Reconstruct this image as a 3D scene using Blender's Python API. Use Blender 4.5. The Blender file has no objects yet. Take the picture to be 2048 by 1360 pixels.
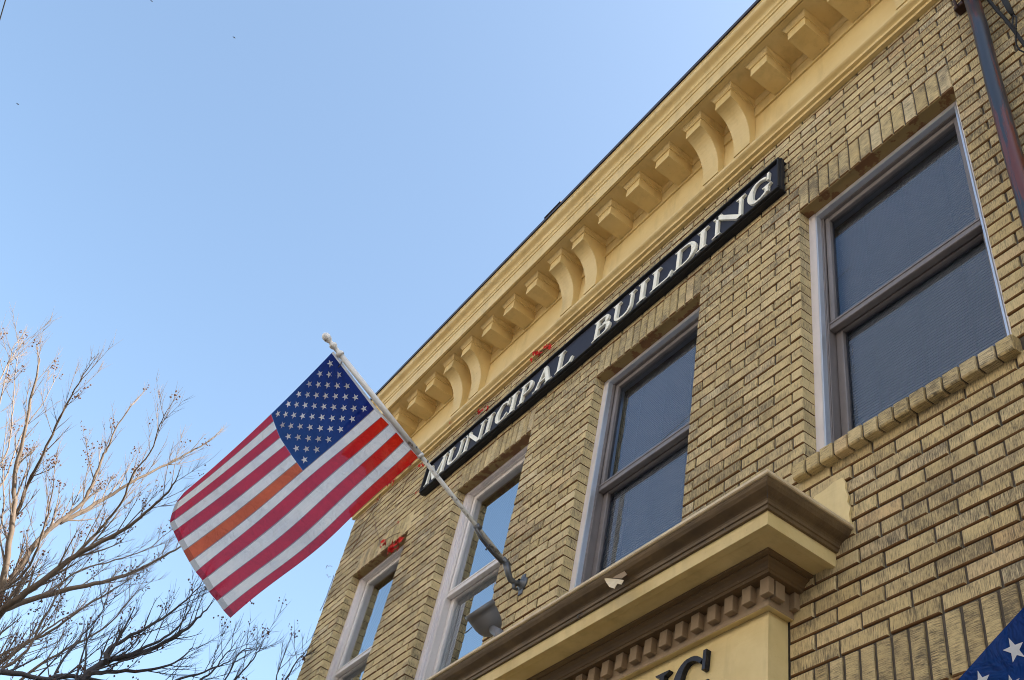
import bpy, math, random
import numpy as np
from mathutils import Vector, Matrix
random.seed(7); rnd = random.random
def rr(a, b): return a + (b - a) * rnd()
S = bpy.context.scene
COL = S.collection
H = 1.6                                  # camera height above the pavement

# ------------------------------------------------------------------ camera
RX = Vector((0.560089, 0.807461, 0.18522)); RD = Vector((-0.523456, 0.518233, -0.676334)); RF = Vector((-0.642101, 0.281853, 0.712927))
CAM = Vector((0, -2.4778, H)); FP = 2066.6
cd = bpy.data.cameras.new('camera'); cam = bpy.data.objects.new('camera', cd); COL.objects.link(cam)
cd.sensor_width = 36; cd.lens = FP / 2048 * 36; cd.clip_start = .05; cd.clip_end = 6000
cam.matrix_world = Matrix(((RX.x, -RD.x, -RF.x, CAM.x), (RX.y, -RD.y, -RF.y, CAM.y), (RX.z, -RD.z, -RF.z, CAM.z), (0, 0, 0, 1)))
S.camera = cam
S.render.resolution_x = 1024; S.render.resolution_y = 680
def ray(px, py):                         # direction from the camera through a pixel of the 2048 px photo
    return (RX * ((px - 1024) / FP) + RD * ((py - 680) / FP) + RF).normalized()
def at(px, py, dist): return CAM + ray(px, py) * dist
def at_y(px, py, y):
    d = ray(px, py); return CAM + d * ((y - CAM.y) / d.y)

# ------------------------------------------------------------------ light
SUN_EL, SUN_AZ = math.radians(42), math.radians(48)
w = bpy.data.worlds.new('World'); S.world = w; w.use_nodes = True
nt = w.node_tree; bg = nt.nodes['Background']
sky = nt.nodes.new('ShaderNodeTexSky'); sky.sky_type = 'NISHITA'; sky.sun_disc = False
sky.sun_elevation = SUN_EL; sky.sun_rotation = SUN_AZ; sky.air_density = 1.0; sky.dust_density = 3.0; sky.ozone_density = 1.0; sky.altitude = 50
wm = nt.nodes.new('ShaderNodeMix'); wm.data_type = 'RGBA'; wm.blend_type = 'MULTIPLY'; wm.inputs[0].default_value = 1; wm.inputs[7].default_value = (.99, 1.03, .96, 1)
nt.links.new(sky.outputs[0], wm.inputs[6]); nt.links.new(wm.outputs[2], bg.inputs[0]); bg.inputs[1].default_value = 0.125
ld = bpy.data.lights.new('sun', 'SUN'); ld.energy = 5.0; ld.angle = math.radians(.5); ld.color = (1, .93, .82)
lo = bpy.data.objects.new('sun', ld); COL.objects.link(lo); lo.location = (0, 0, 30)
sd = Vector((math.sin(SUN_AZ) * math.cos(SUN_EL), math.cos(SUN_AZ) * math.cos(SUN_EL), math.sin(SUN_EL)))
lo.rotation_euler = sd.to_track_quat('Z', 'Y').to_euler()
S.view_settings.view_transform = 'Standard'; S.view_settings.look = 'None'; S.view_settings.gamma = 1
S.view_settings.exposure = 1.76
S.render.engine = 'CYCLES'
try: S.cycles.pixel_filter_type = 'BLACKMAN_HARRIS'; S.cycles.filter_width = 1.0; S.cycles.max_bounces = 8; S.cycles.transparent_max_bounces = 12
except Exception: pass

# ------------------------------------------------------------------ materials
class N:
    def __init__(s, name):
        s.m = bpy.data.materials.new(name); s.m.use_nodes = True; s.t = s.m.node_tree; s.p = s.t.nodes['Principled BSDF']; s.out = s.t.nodes['Material Output']
    def n(s, typ, **kw):
        o = s.t.nodes.new(typ)
        for k, v in kw.items():
            if k.startswith('i_'):
                key = k[2:]; key = int(key) if key.isdigit() else key.replace('_', ' ')
                o.inputs[key].default_value = v
            else: setattr(o, k, v)
        return o
    def l(s, a, b): s.t.links.new(a, b)
    def noise(s, vec, scale, detail=3, rough=.55, dist=0, norm=True):
        o = s.n('ShaderNodeTexNoise', i_Scale=scale, i_Detail=detail, i_Roughness=rough, i_Distortion=dist)
        if vec: s.l(vec, o.inputs['Vector'])
        return o.outputs['Fac']
    def ramp(s, fac, stops):
        o = s.n('ShaderNodeValToRGB'); e = o.color_ramp.elements
        while len(e) < len(stops): e.new(.5)
        for i, (p, c) in enumerate(stops):
            e[i].position = p; e[i].color = (c, c, c, 1) if not hasattr(c, '__len__') else (*c, 1)
        s.l(fac, o.inputs[0]); return o.outputs[0]
    def mix(s, fac, a, b, mode='MIX'):
        o = s.n('ShaderNodeMix', data_type='RGBA', blend_type=mode)
        for k, v in ((0, fac), (6, a), (7, b)):
            if hasattr(v, 'is_output'): s.l(v, o.inputs[k])
            elif k == 0: o.inputs[0].default_value = v
            else: o.inputs[k].default_value = (*v, 1) if len(v) == 3 else v
        return o.outputs[2]
    def math(s, op, a, b=0.):
        o = s.n('ShaderNodeMath', operation=op)
        for k, v in ((0, a), (1, b)):
            if hasattr(v, 'is_output'): s.l(v, o.inputs[k])
            else: o.inputs[k].default_value = v
        return o.outputs[0]
    def mapping(s, vec, scale):
        o = s.n('ShaderNodeMapping'); o.inputs['Scale'].default_value = scale; s.l(vec, o.inputs[0]); return o.outputs[0]
    def bump(s, h, strength=.5, dist=.002):
        o = s.n('ShaderNodeBump'); o.inputs['Strength'].default_value = strength; o.inputs['Distance'].default_value = dist
        s.l(h, o.inputs['Height']); s.l(o.outputs[0], s.p.inputs['Normal'])
    def geo(s): return s.n('ShaderNodeNewGeometry').outputs['Position']
    def uv(s): return s.n('ShaderNodeTexCoord').outputs['UV']

def brick_mat():
    k = N('brick'); uv = k.uv(); pos = k.geo()
    a = k.n('ShaderNodeAttribute', attribute_name='rnd').outputs['Fac']
    base = k.ramp(a, [(0, (.52, .38, .165)), (.3, (.68, .52, .25)), (.55, (.76, .595, .32)), (.8, (.59, .44, .20)), (.93, (.80, .66, .41)), (1, (.66, .43, .20))])
    fine = k.noise(uv, 55, 4)
    base = k.mix(.35, base, k.mix(fine, (.32, .225, .095), (.86, .73, .43)), 'MIX')
    st = k.noise(k.mapping(uv, (440, 26, 1)), 1, 4, .75)          # wire-cut scratches
    st2 = k.noise(k.mapping(uv, (200, 13, 1)), 1, 3, .65)
    patch = k.noise(uv, 11, 4, .65)
    big = k.noise(pos, 1.1, 3, .6)
    lim = k.math('ADD', k.math('MULTIPLY', patch, .34), k.math('MULTIPLY', k.math('SUBTRACT', big, .12), .42))
    lim = k.math('ADD', lim, k.math('MULTIPLY', k.math('SUBTRACT', k.math('FRACT', k.math('MULTIPLY', a, 7.31)), .35), .07))
    # darker soot scratches where the threshold is high
    d = k.math('SUBTRACT', k.math('ADD', k.math('MULTIPLY', st, .75), k.math('MULTIPLY', st2, .35)), k.math('SUBTRACT', .862, lim))
    dark = k.ramp(k.math('ADD', d, .05), [(.0, 0), (.06, .2), (.19, 1)])
    c = k.mix(k.math('MULTIPLY', dark, .85), base, (.045, .038, .034))
    under = k.math('GREATER_THAN', a, 1.5); c = k.mix(under, c, (.19, .09, .03))  # warm bounce light painted onto the bottom faces of the bricks
    grime = k.ramp(k.noise(pos, 5, 4, .6), [(.42, 0), (.75, .5)])
    c = k.mix(k.math('MULTIPLY', grime, .7), c, (.24, .18, .11))
    k.l(c, k.p.inputs['Base Color']); k.p.inputs['Roughness'].default_value = .9
    k.bump(k.math('ADD', k.math('MULTIPLY', st, .9), k.math('MULTIPLY', fine, .5)), .9, .003)
    return k.m
def mortar_mat():
    k = N('mortar'); pos = k.geo()
    c = k.mix(k.noise(pos, 60, 4), (.05, .042, .036), (.13, .11, .09))
    k.l(c, k.p.inputs['Base Color']); k.p.inputs['Roughness'].default_value = .95
    k.bump(k.noise(pos, 300, 3), .8, .003); return k.m
def paint(name, col, col2, rough=.55, speck=.25, scale=3., bump=.25, spc=(.10, .07, .03), grain=None, stain=.36):
    k = N(name); pos = k.geo()
    c = k.mix(k.ramp(k.noise(pos, scale, 4, .6), [(.3, 0), (.75, 1)]), col, col2)
    sp = k.ramp(k.noise(pos, 75, 3, .6), [(.66, 0), (.74, 1)])
    zone = k.ramp(k.noise(pos, 2.3, 2), [(.45, 0), (.65, 1)])
    c = k.mix(k.math('MULTIPLY', k.math('MULTIPLY', sp, zone), speck), c, spc)
    stn = k.ramp(k.noise(k.mapping(pos, (7, 7, 1.6)), 1, 4, .65), [(.52, 0), (.72, 1)])
    c = k.mix(k.math('MULTIPLY', stn, stain), c, tuple(x * .55 for x in col2))
    k.l(c, k.p.inputs['Base Color']); k.p.inputs['Roughness'].default_value = rough
    hgt = k.noise(k.mapping(pos, grain or (25, 60, 60)), 1, 4, .6)
    k.bump(hgt, bump, .004); return k.m
def flat(name, col, rough=.5, metal=0., var=.25, scale=20, bump=0.):
    k = N(name); pos = k.geo()
    d = tuple(x * (1 - var) for x in col)
    n_ = k.noise(pos, scale, 4, .6)
    k.l(k.mix(n_, d, tuple(min(1, x * (1 + var)) for x in col)), k.p.inputs['Base Color'])
    k.p.inputs['Roughness'].default_value = rough; k.p.inputs['Metallic'].default_value = metal
    if bump: k.bump(n_, bump, .004)
    return k.m
def chips(name, col, under, amt=.62, rough=.5, scale=28, streak=(1, 1, .4)):
    k = N(name); pos = k.geo()
    f = k.ramp(k.noise(k.mapping(pos, streak), scale, 5, .65), [(amt, 0), (amt + .05, 1)])
    v = k.mix(k.noise(pos, 6, 3), tuple(x * .85 for x in col), col)
    k.l(k.mix(f, v, under), k.p.inputs['Base Color']); k.p.inputs['Roughness'].default_value = rough
    k.bump(k.math('SUBTRACT', 1., f), .4, .002); return k.m
def glass_mat(name, ior, dim=(1, 1, 1), bmp=.0, tint=(1, 1, 1)):
    k = N(name); t = k.t
    fr = k.n('ShaderNodeFresnel', i_IOR=ior); gl = k.n('ShaderNodeBsdfGlossy', i_Roughness=.0); gl.inputs[0].default_value = (*tint, 1); tr = k.n('ShaderNodeBsdfTransparent'); tr.inputs[0].default_value = (*dim, 1)
    mx = k.n('ShaderNodeMixShader'); k.l(fr.outputs[0], mx.inputs[0]); k.l(tr.outputs[0], mx.inputs[1]); k.l(gl.outputs[0], mx.inputs[2])
    if bmp:
        b = k.n('ShaderNodeBump', i_Strength=bmp, i_Distance=.01); k.l(k.noise(k.geo(), 2.5, 1), b.inputs['Height']); k.l(b.outputs[0], gl.inputs['Normal'])
    k.l(mx.outputs[0], k.out.inputs[0]); return k.m
def cloth_mat(name, col, backlight_col=None, seam=None, trans=.45, leak=.06, hem=False):
    k = N(name); uv = k.uv(); sx = k.n('ShaderNodeSeparateXYZ'); k.l(uv, sx.inputs[0])
    weave = k.noise(k.mapping(uv, (14, 9, 1)), 1, 4, .55)
    c = k.mix(weave, tuple(x * .9 for x in col), tuple(min(1, x * 1.08) for x in col))
    if backlight_col: c = k.mix(k.ramp(sx.outputs[0], [(.0, 1), (.34, 0)]), c, backlight_col)  # change of light through the cloth near the pole, painted as a gradient
    if seam:
        # sx.y: 0..13 across the stripes, stitched seam at each whole number
        fr = k.math('FRACT', sx.outputs[1]); e = k.math('LESS_THAN', fr, seam[1]); c = k.mix(e, c, seam[0])
        e2 = k.math('GREATER_THAN', fr, .965); c = k.mix(k.math('MULTIPLY', e2, .7), c, (.10, .06, .16))
    if hem: c = k.mix(k.math('GREATER_THAN', sx.outputs[0], .975), c, tuple(x * .62 for x in col))
    d = k.n('ShaderNodeBsdfDiffuse'); tl = k.n('ShaderNodeBsdfTranslucent'); tp = k.n('ShaderNodeBsdfTransparent')
    k.l(c, d.inputs[0]); k.l(c, tl.inputs[0])
    b = k.n('ShaderNodeBump', i_Strength=1., i_Distance=.022)
    wr = k.math('ADD', k.noise(k.mapping(uv, (26, 1.1, 1)), 1, 3, .6, .6), k.math('MULTIPLY', k.noise(k.mapping(uv, (5, .5, 1)), 1, 2), 1.3))
    k.l(wr, b.inputs['Height']); k.l(b.outputs[0], d.inputs['Normal']); k.l(b.outputs[0], tl.inputs['Normal'])
    m1 = k.n('ShaderNodeMixShader', i_0=trans); k.l(d.outputs[0], m1.inputs[1]); k.l(tl.outputs[0], m1.inputs[2])
    m2 = k.n('ShaderNodeMixShader', i_0=leak); k.l(m1.outputs[0], m2.inputs[1]); k.l(tp.outputs[0], m2.inputs[2])
    k.l(m2.outputs[0], k.out.inputs[0]); return k.m

M = {}
M['brick'] = brick_mat(); M['mortar'] = mortar_mat()
M['yellow'] = paint('yellow_paint', (.74, .565, .265), (.65, .465, .185), .5, .55)
M['yellow2'] = paint('yellow_board', (.72, .575, .29), (.60, .46, .20), .5, .3, 5, .35, grain=(9, 80, 80))
M['brown'] = paint('brown_paint', (.175, .11, .05), (.13, .08, .038), .5, .5, 4, .3, (.5, .4, .22))
M['brown2'] = paint('weathered_brown_paint', (.17, .11, .052), (.07, .046, .026), .5, .8, 6, .6, (.06, .04, .03), grain=(6, 90, 90))
M['tan'] = paint('tan_paint', (.31, .22, .135), (.24, .165, .10), .5, .3)
M['lip'] = paint('pale_ledge_paint', (.70, .57, .37), (.50, .39, .24), .5, .6, 8, .4)
M['roofdark'] = flat('roof_edge_metal', (.05, .032, .028), .45, .3, .5, 8)
M['roof'] = flat('roof_felt', (.06, .06, .06), .9)
M['casing'] = paint('casing_paint', (.78, .73, .75), (.68, .63, .65), .45, .3, 4, .1, (.15, .12, .12))
M['sashlt'] = paint('pale_sash_paint', (.76, .72, .71), (.66, .62, .60), .45, .3, 4, .1)
M['sashdk'] = paint('grey_sash_paint', (.215, .19, .19), (.165, .145, .145), .4, .2, 6, .1)
M['alu'] = flat('storm_frame_metal', (.62, .66, .74), .3, .6, .08)
M['lintel'] = chips('rusted_lintel_paint', (.36, .25, .10), (.22, .11, .045), .50, .8, 9, (1, 1, 1))
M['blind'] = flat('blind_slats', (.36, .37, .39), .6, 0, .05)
M['blind2'] = flat('darker_blind_slats', (.22, .24, .28), .6, 0, .05)  # slats darkened so the sky reflection in the panes dominates
M['glass'] = glass_mat('window_glass', 6.5, bmp=.05, tint=(.88, .95, 1)); M['glassd'] = glass_mat('window_glass_screened', 1.62, (.75, .77, .82), tint=(.72, .85, 1))
M['dark'] = flat('room_dark', (.03, .03, .035), .9)
M['signblack'] = flat('sign_frame_paint', (.008, .008, .011), .75, 0, .3)
M['signnavy'] = chips('sign_face_paint', (.010, .014, .036), (.05, .10, .22), .71, .75, 7, (1, 1, 1))
M['cream'] = paint('cream_letter_paint', (.94, .91, .80), (.86, .81, .66), .4, .6, 12, .15)
M['letterdark'] = flat('dark_letter_metal', (.016, .018, .028), .28, .5, .4)
M['white'] = chips('white_pole_paint', (.72, .72, .74), (.22, .19, .18), .62, .35, 24, (1, 1, 1))
M['poleold'] = chips('worn_pole_paint', (.62, .60, .57), (.20, .18, .17), .55, .45, 34, (1, 1, 1))
M['castgrey'] = flat('cast_bracket_metal', (.115, .12, .135), .45, .5, .35, 30, .3)
M['lampgrey'] = flat('floodlight_shell', (.15, .145, .15), .5, .2, .12, 12)
M['pipe'] = chips('pipe_metal', (.022, .028, .045), (.11, .022, .012), .50, .35, 22, (1, 1, .055))
M['rust'] = flat('rusty_collar', (.045, .018, .014), .6, .3, .4)
M['cable'] = flat('black_cable', (.008, .008, .01), .8)
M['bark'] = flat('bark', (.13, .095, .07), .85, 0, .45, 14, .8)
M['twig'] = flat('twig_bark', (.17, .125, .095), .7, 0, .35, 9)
M['bark2'] = flat('shaded_bark', (.05, .045, .05), .85, 0, .35, 14, .6)  # second tree's shade put into a darker bark colour
M['pod'] = flat('seed_pod', (.10, .045, .025), .7, 0, .5, 20)
M['vine'] = flat('vine_stem', (.12, .06, .035), .8)
k = N('red_leaf'); k.l(k.mix(k.noise(k.geo(), 30, 3), (.40, .006, .004), (.62, .02, .008)), k.p.inputs['Base Color']); k.p.inputs['Roughness'].default_value = .9; M['leaf'] = k.m
M['bird'] = flat('bird_plumage', (.02, .02, .025), .8)
M['facing'] = paint('pale_bounce_wall', (.70, .65, .59), (.62, .57, .51), .8, .3)  # wall of the added bounce building
M['ground'] = flat('concrete', (.075, .065, .055), .9, 0, .15, 3)
M['asphalt'] = flat('asphalt', (.045, .045, .046), .9, 0, .15, 8)
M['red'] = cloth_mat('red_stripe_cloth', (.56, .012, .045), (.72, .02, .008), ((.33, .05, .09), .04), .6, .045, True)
M['orange'] = cloth_mat('orange_stripe_cloth', (.64, .13, .055), None, ((.30, .22, .20), .05), .5, .02, True)
M['whitec'] = cloth_mat('white_stripe_cloth', (.84, .85, .90), None, ((.36, .33, .34), .075), .6, .03, True)
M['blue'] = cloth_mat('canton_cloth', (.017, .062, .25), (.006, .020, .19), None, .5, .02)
M['star'] = cloth_mat('star_cloth', (.80, .82, .88), None, None, .3, .01)

# ------------------------------------------------------------------ mesh tools
class MB:
    def __init__(s): s.v = []; s.f = []; s.uv = []; s.r = []; s.mi = []; s.sm = []
    def face(s, pts, uv=None, r=.5, mi=0, sm=False):
        i = len(s.v); s.v += [tuple(p) for p in pts]; s.f.append(tuple(range(i, i + len(pts))))
        s.uv += list(uv) if uv else [(0, 0)] * len(pts); s.r.append(r); s.mi.append(mi); s.sm.append(sm)
    def box(s, x0, x1, y0, y1, z0, z1, bev=0., r=.5):
        if bev:
            b = bev
            P = lambda a, c, d: ((x0, x1)[a], (y0, y1)[c], (z0, z1)[d])
            cx, cy, cz = (x0 + x1) / 2, (y0 + y1) / 2, (z0 + z1) / 2
            def c3(a, c, d, ax):     # corner vertex belonging to the face of axis ax
                p = list(P(a, c, d)); q = (a, c, d)
                for i in range(3):
                    if i != ax: p[i] += b if q[i] == 0 else -b
                return tuple(p)
            vi = {}
            for a in (0, 1):
                for c in (0, 1):
                    for d in (0, 1):
                        for ax in range(3): vi[a, c, d, ax] = len(s.v); s.v.append(c3(a, c, d, ax))
            F = []
            for sgn in (0, 1):
                F.append([vi[sgn, c, d, 0] for c, d in ((0, 0), (1, 0), (1, 1), (0, 1))])
                F.append([vi[a, sgn, d, 1] for a, d in ((0, 0), (1, 0), (1, 1), (0, 1))])
                F.append([vi[a, c, sgn, 2] for a, c in ((0, 0), (1, 0), (1, 1), (0, 1))])
            for p in (0, 1):
                for q in (0, 1):
                    F.append([vi[p, q, 0, 0], vi[p, q, 1, 0], vi[p, q, 1, 1], vi[p, q, 0, 1]])
                    F.append([vi[p, 0, q, 0], vi[p, 1, q, 0], vi[p, 1, q, 2], vi[p, 0, q, 2]])
                    F.append([vi[0, p, q, 1], vi[1, p, q, 1], vi[1, p, q, 2], vi[0, p, q, 2]])
            for a in (0, 1):
                for c in (0, 1):
                    for d in (0, 1): F.append([vi[a, c, d, 0], vi[a, c, d, 1], vi[a, c, d, 2]])
            C = Vector((cx, cy, cz))
            for f in F:
                vs = [Vector(s.v[i]) for i in f]; n = (vs[1] - vs[0]).cross(vs[2] - vs[0]); m = sum(vs, Vector()) / len(vs)
                if n.dot(m - C) < 0: f.reverse()
                s.f.append(tuple(f)); s.uv += [(s.v[i][0], s.v[i][2]) for i in f]; s.r.append(r); s.mi.append(0); s.sm.append(False)
            return
        p = [(x0, y0, z0), (x1, y0, z0), (x1, y1, z0), (x0, y1, z0), (x0, y0, z1), (x1, y0, z1), (x1, y1, z1), (x0, y1, z1)]
        for f in ((0, 3, 2, 1), (4, 5, 6, 7), (0, 1, 5, 4), (1, 2, 6, 5), (2, 3, 7, 6), (3, 0, 4, 7)):
            s.face([p[i] for i in f], [(p[i][0] + p[i][1], p[i][2]) for i in f], r)
    def tube(s, pts, rad, n=8, cap=True, sm=True):
        pts = [Vector(p) for p in pts]; rad = rad if hasattr(rad, '__len__') else [rad] * len(pts)
        t0 = (pts[1] - pts[0]).normalized(); up = Vector((0, 0, 1)) if abs(t0.z) < .9 else Vector((1, 0, 0))
        a = t0.cross(up).normalized(); base = len(s.v)
        for i, p in enumerate(pts):
            t = (pts[min(i + 1, len(pts) - 1)] - pts[max(i - 1, 0)]).normalized()
            a = (a - t * a.dot(t)).normalized(); b = t.cross(a)
            for j in range(n):
                th = 2 * math.pi * j / n; s.v.append(tuple(p + (a * math.cos(th) + b * math.sin(th)) * rad[i]))
        for i in range(len(pts) - 1):
            for j in range(n):
                f = (base + i * n + j, base + i * n + (j + 1) % n, base + (i + 1) * n + (j + 1) % n, base + (i + 1) * n + j)
                s.f.append(f); s.uv += [(0, 0)] * 4; s.r.append(.5); s.mi.append(0); s.sm.append(sm)
        if cap:
            for k_, rev in ((0, True), (len(pts) - 1, False)):
                f = [base + k_ * n + j for j in range(n)]
                if rev: f.reverse()
                s.f.append(tuple(f)); s.uv += [(0, 0)] * n; s.r.append(.5); s.mi.append(0); s.sm.append(False)
    def lathe(s, o, axis, prof, n=24):    # prof: (distance along axis, radius)
        o = Vector(o); axis = Vector(axis).normalized(); a = axis.cross(Vector((0, 0, 1)) if abs(axis.z) < .9 else Vector((1, 0, 0))).normalized(); b = axis.cross(a)
        base = len(s.v)
        for h, r_ in prof:
            for j in range(n):
                th = 2 * math.pi * j / n; s.v.append(tuple(o + axis * h + (a * math.cos(th) + b * math.sin(th)) * r_))
        for i in range(len(prof) - 1):
            for j in range(n):
                s.f.append((base + i * n + j, base + i * n + (j + 1) % n, base + (i + 1) * n + (j + 1) % n, base + (i + 1) * n + j)); s.uv += [(0, 0)] * 4; s.r.append(.5); s.mi.append(0); s.sm.append(True)
    def sweep(s, path, prof, sub=1, ends=True):   # path: (x, y) with the outside on its right; prof: (outward, z)
        P = [Vector((p[0], p[1])) for p in path]; nrm = []
        for i in range(len(P)):
            ns = []
            if i > 0: d = (P[i] - P[i - 1]).normalized(); ns.append(Vector((d.y, -d.x)))
            if i < len(P) - 1: d = (P[i + 1] - P[i]).normalized(); ns.append(Vector((d.y, -d.x)))
            m = sum(ns, Vector((0, 0))) / len(ns); nrm.append(m / max(m.dot(ns[0]) * 1.0, .2) if len(ns) > 1 else ns[0])
        for i in range(len(P) - 1):
            for j in range(len(prof) - 1):
                (d0, z0), (d1, z1) = prof[j], prof[j + 1]
                q = [(*(P[i] + nrm[i] * d0), z0), (*(P[i + 1] + nrm[i + 1] * d0), z0), (*(P[i + 1] + nrm[i + 1] * d1), z1), (*(P[i] + nrm[i] * d1), z1)]
                s.face(q, [(q[a][0], q[a][2]) for a in range(4)])
        if ends:
            for i, rev in ((0, 0), (len(P) - 1, 1)):
                q = [(*(P[i] + nrm[i] * d), z) for d, z in prof]
                if len(q) > 2: s.face(q[::-1] if rev else q)
    def extr(s, outline, y0, y1):          # outline in (x, z), counter-clockwise seen from -Y; y0 front
        n = len(outline)
        s.face([(x, y0, z) for x, z in outline]); s.face([(x, y1, z) for x, z in outline[::-1]])
        for i in range(n):
            a, b = outline[i], outline[(i + 1) % n]
            s.face([(a[0], y0, a[1]), (a[0], y1, a[1]), (b[0], y1, b[1]), (b[0], y0, b[1])])
    def build(s, name, mat, parent=None, off=H, merge=False):
        me = bpy.data.meshes.new(name)
        pl = parent['_o'] if parent is not None else (0, 0, 0)
        V = [(x - pl[0], y - pl[1], z + off - pl[2]) for x, y, z in s.v]
        me.from_pydata(V, [], s.f); me.materials.append(mat)
        u = me.uv_layers.new(name='UVMap'); u.data.foreach_set('uv', [c for p in s.uv for c in p])
        at_ = me.attributes.new('rnd', 'FLOAT', 'FACE'); at_.data.foreach_set('value', s.r)
        me.polygons.foreach_set('use_smooth', s.sm); me.update()
        o = bpy.data.objects.new(name, me); COL.objects.link(o); o['_o'] = pl
        if parent is not None: o.parent = parent
        return o
ALL = []
def tag(o, label=None, cat=None, group=None, kind=None):
    for k_, v in (('label', label), ('category', cat), ('group', group), ('kind', kind)):
        if v: o[k_] = v
    return o
def empty(name, loc, label, cat, group=None):
    o = bpy.data.objects.new(name, None); COL.objects.link(o); o.location = loc; o['_o'] = tuple(loc); o.empty_display_size = .2
    return tag(o, label, cat, group)
def sub(name, parent, loc=None):          # part that groups sub-parts is itself a mesh; helper keeps the offset
    pass

# ------------------------------------------------------------------ ground
g = MB(); g.box(-400, 400, -7.5 - 400, 400, -1.95, -1.75); tag(g.build('ground', M['ground']), kind='structure')
g = MB(); g.box(-200, 200, -11.5, -4.6, -1.746, -1.742); tag(g.build('road', M['asphalt']), kind='structure')
g = MB(); g.box(-200, 200, -4.6, .2, -1.74, -1.6); tag(g.build('pavement', M['ground']), kind='structure')

# ------------------------------------------------------------------ the building
ZH = 4.768; RH = .0673; JX = -1.796; BP = .2145
XL, XR = -8.125, 3.2
WIN = [(-7.628, -6.642), (-5.893, -4.909), (-4.169, -3.156), (-2.367, -1.365)]
ZS = 2.951; ST = ZH + .227; WT = 5.72
bld = empty('municipal_building', (-3, 6, 0), 'two storey yellow brick building with ochre bracketed cornice and four sash windows', 'building')
br = MB()
def brick(x0, x1, z0, z1, y=0., vert=False, depth=.085, b=.004):
    j = lambda a: rr(-a, a)
    y += rr(-.002, .0025); r = rnd(); ou, ov = rnd() * 60, rnd() * 60
    tz, ty = j(.0012), j(.0012)
    f = [(x0 + b, y, z0 + b - tz), (x1 - b, y + ty, z0 + b + tz), (x1 - b, y + ty, z1 - b + tz), (x0 + b, y, z1 - b - tz)]
    e = [(x0, y + b, z0 - tz), (x1, y + b + ty, z0 + tz), (x1, y + b + ty, z1 + tz), (x0, y + b, z1 - tz)]
    k_ = [(x, y + depth, z) for x, _, z in e]
    U = (lambda p, q=0: (p[2] + ou + q, p[0] + ov)) if vert else (lambda p, q=0: (p[0] + ou + q, p[2] + ov))
    br.face(f, [U(p) for p in f], r)
    for i in range(4):
        n_ = (i + 1) % 4
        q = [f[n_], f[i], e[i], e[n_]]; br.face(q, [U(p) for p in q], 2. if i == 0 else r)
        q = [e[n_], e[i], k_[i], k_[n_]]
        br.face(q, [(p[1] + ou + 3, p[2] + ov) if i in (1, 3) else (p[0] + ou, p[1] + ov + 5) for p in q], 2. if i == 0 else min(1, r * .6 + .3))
LSX = (-2.345, -.98); LSZ = (1.782, ZH - 41 * RH)
OBS = [(a, b_, ZS - RH, ZH) for a, b_ in WIN[3:]] + [(a, b_, 1.9, ZH) for a, b_ in WIN[:3]] + [(a, b_, ZH, ST) for a, b_ in WIN]
OBS += [(-9, -2.462, -3, 2.4), (LSX[0], LSX[1], -1.25, LSZ[1]), (-2.402, -1.33, ZS - RH, ZS)]
rows = []
z = ST; i = 0
while z < WT - .01: rows.append((z, z + RH, i)); z += RH; i += 1
for q in range(3): rows.append((ST - (q + 1) * .227 / 3, ST - q * .227 / 3, -1 - q))
q = 0
while ZH - (q + 1) * RH > -1.6: rows.append((ZH - (q + 1) * RH, ZH - q * RH, -4 - q)); q += 1
JV, JH = .0054, .0034
for z0, z1, par in rows:
    zm = (z0 + z1) / 2
    free = [(XL, XR)]
    for a, b_, c, d in OBS:
        if c < zm < d:
            nf = []
            for p, s_ in free:
                if b_ <= p or a >= s_: nf.append((p, s_)); continue
                if a > p: nf.append((p, a))
                if b_ < s_: nf.append((b_, s_))
            free = nf
    off = JX + (BP / 2 if par % 2 else 0) + (rr(-.006, .006))
    for p, s_ in free:
        cuts = [p]; kx = math.ceil((p + .045 - off) / BP)
        while off + kx * BP < s_ - .045: cuts.append(off + kx * BP + rr(-.004, .004)); kx += 1
        cuts.append(s_)
        for a, b_ in zip(cuts, cuts[1:]):
            e0 = 0 if a == p and any(abs(a - o_[1]) < 1e-6 for o_ in OBS[:7]) else JV
            e1 = 0 if b_ == s_ and any(abs(b_ - o_[0]) < 1e-6 for o_ in OBS[:7]) else JV
            if a == XL: e0 = rr(-.004, .004)
            brick(a + e0, b_ - e1, z0 + JH, z1 - JH + rr(-.001, .001))
for a, b_ in WIN:                                              # soldier courses
    n_ = 14; dx = (b_ - a) / n_
    for i in range(n_): brick(a + i * dx + .0045, a + (i + 1) * dx - .0045, ZH + rr(0, .004), ST - .004, .001, True, .02)
n_ = 20; dx = (LSX[1] - LSX[0]) / n_
for i in range(n_): brick(LSX[0] + i * dx + .007, LSX[0] + (i + 1) * dx - .007, LSZ[0] + rr(0, .004), LSZ[1] - .005, .0, True, .1)
wall = br.build('brick_wall', M['brick'], bld)
mo = MB()
xb = sorted({XL + .01, XR, *[p + .010 * s_ for a, b_ in WIN for p, s_ in ((a, -1), (b_, 1))], LSX[0] - .01, LSX[1] + .01, -2.47})
zb = sorted({-1.6, -1.26, LSZ[0] + .02, ZS - RH / 2, ZH + .016, WT + .15, 1.9})
OP = [(a - .012, b_ + .012, ZS - RH / 2 - .001, ZH + .017) for a, b_ in WIN] + [(LSX[0] - .011, LSX[1] + .011, -1.261, LSZ[0] + .021)]
for a, b_ in zip(xb, xb[1:]):
    for c, d in zip(zb, zb[1:]):
        cx, cz = (a + b_) / 2, (c + d) / 2
        if any(o_[0] < cx < o_[1] and o_[2] < cz < o_[3] for o_ in OP): continue
        mo.box(a, b_, .010, .30, c, d)
mo.build('mortar_joint', M['mortar'], wall)
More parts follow.
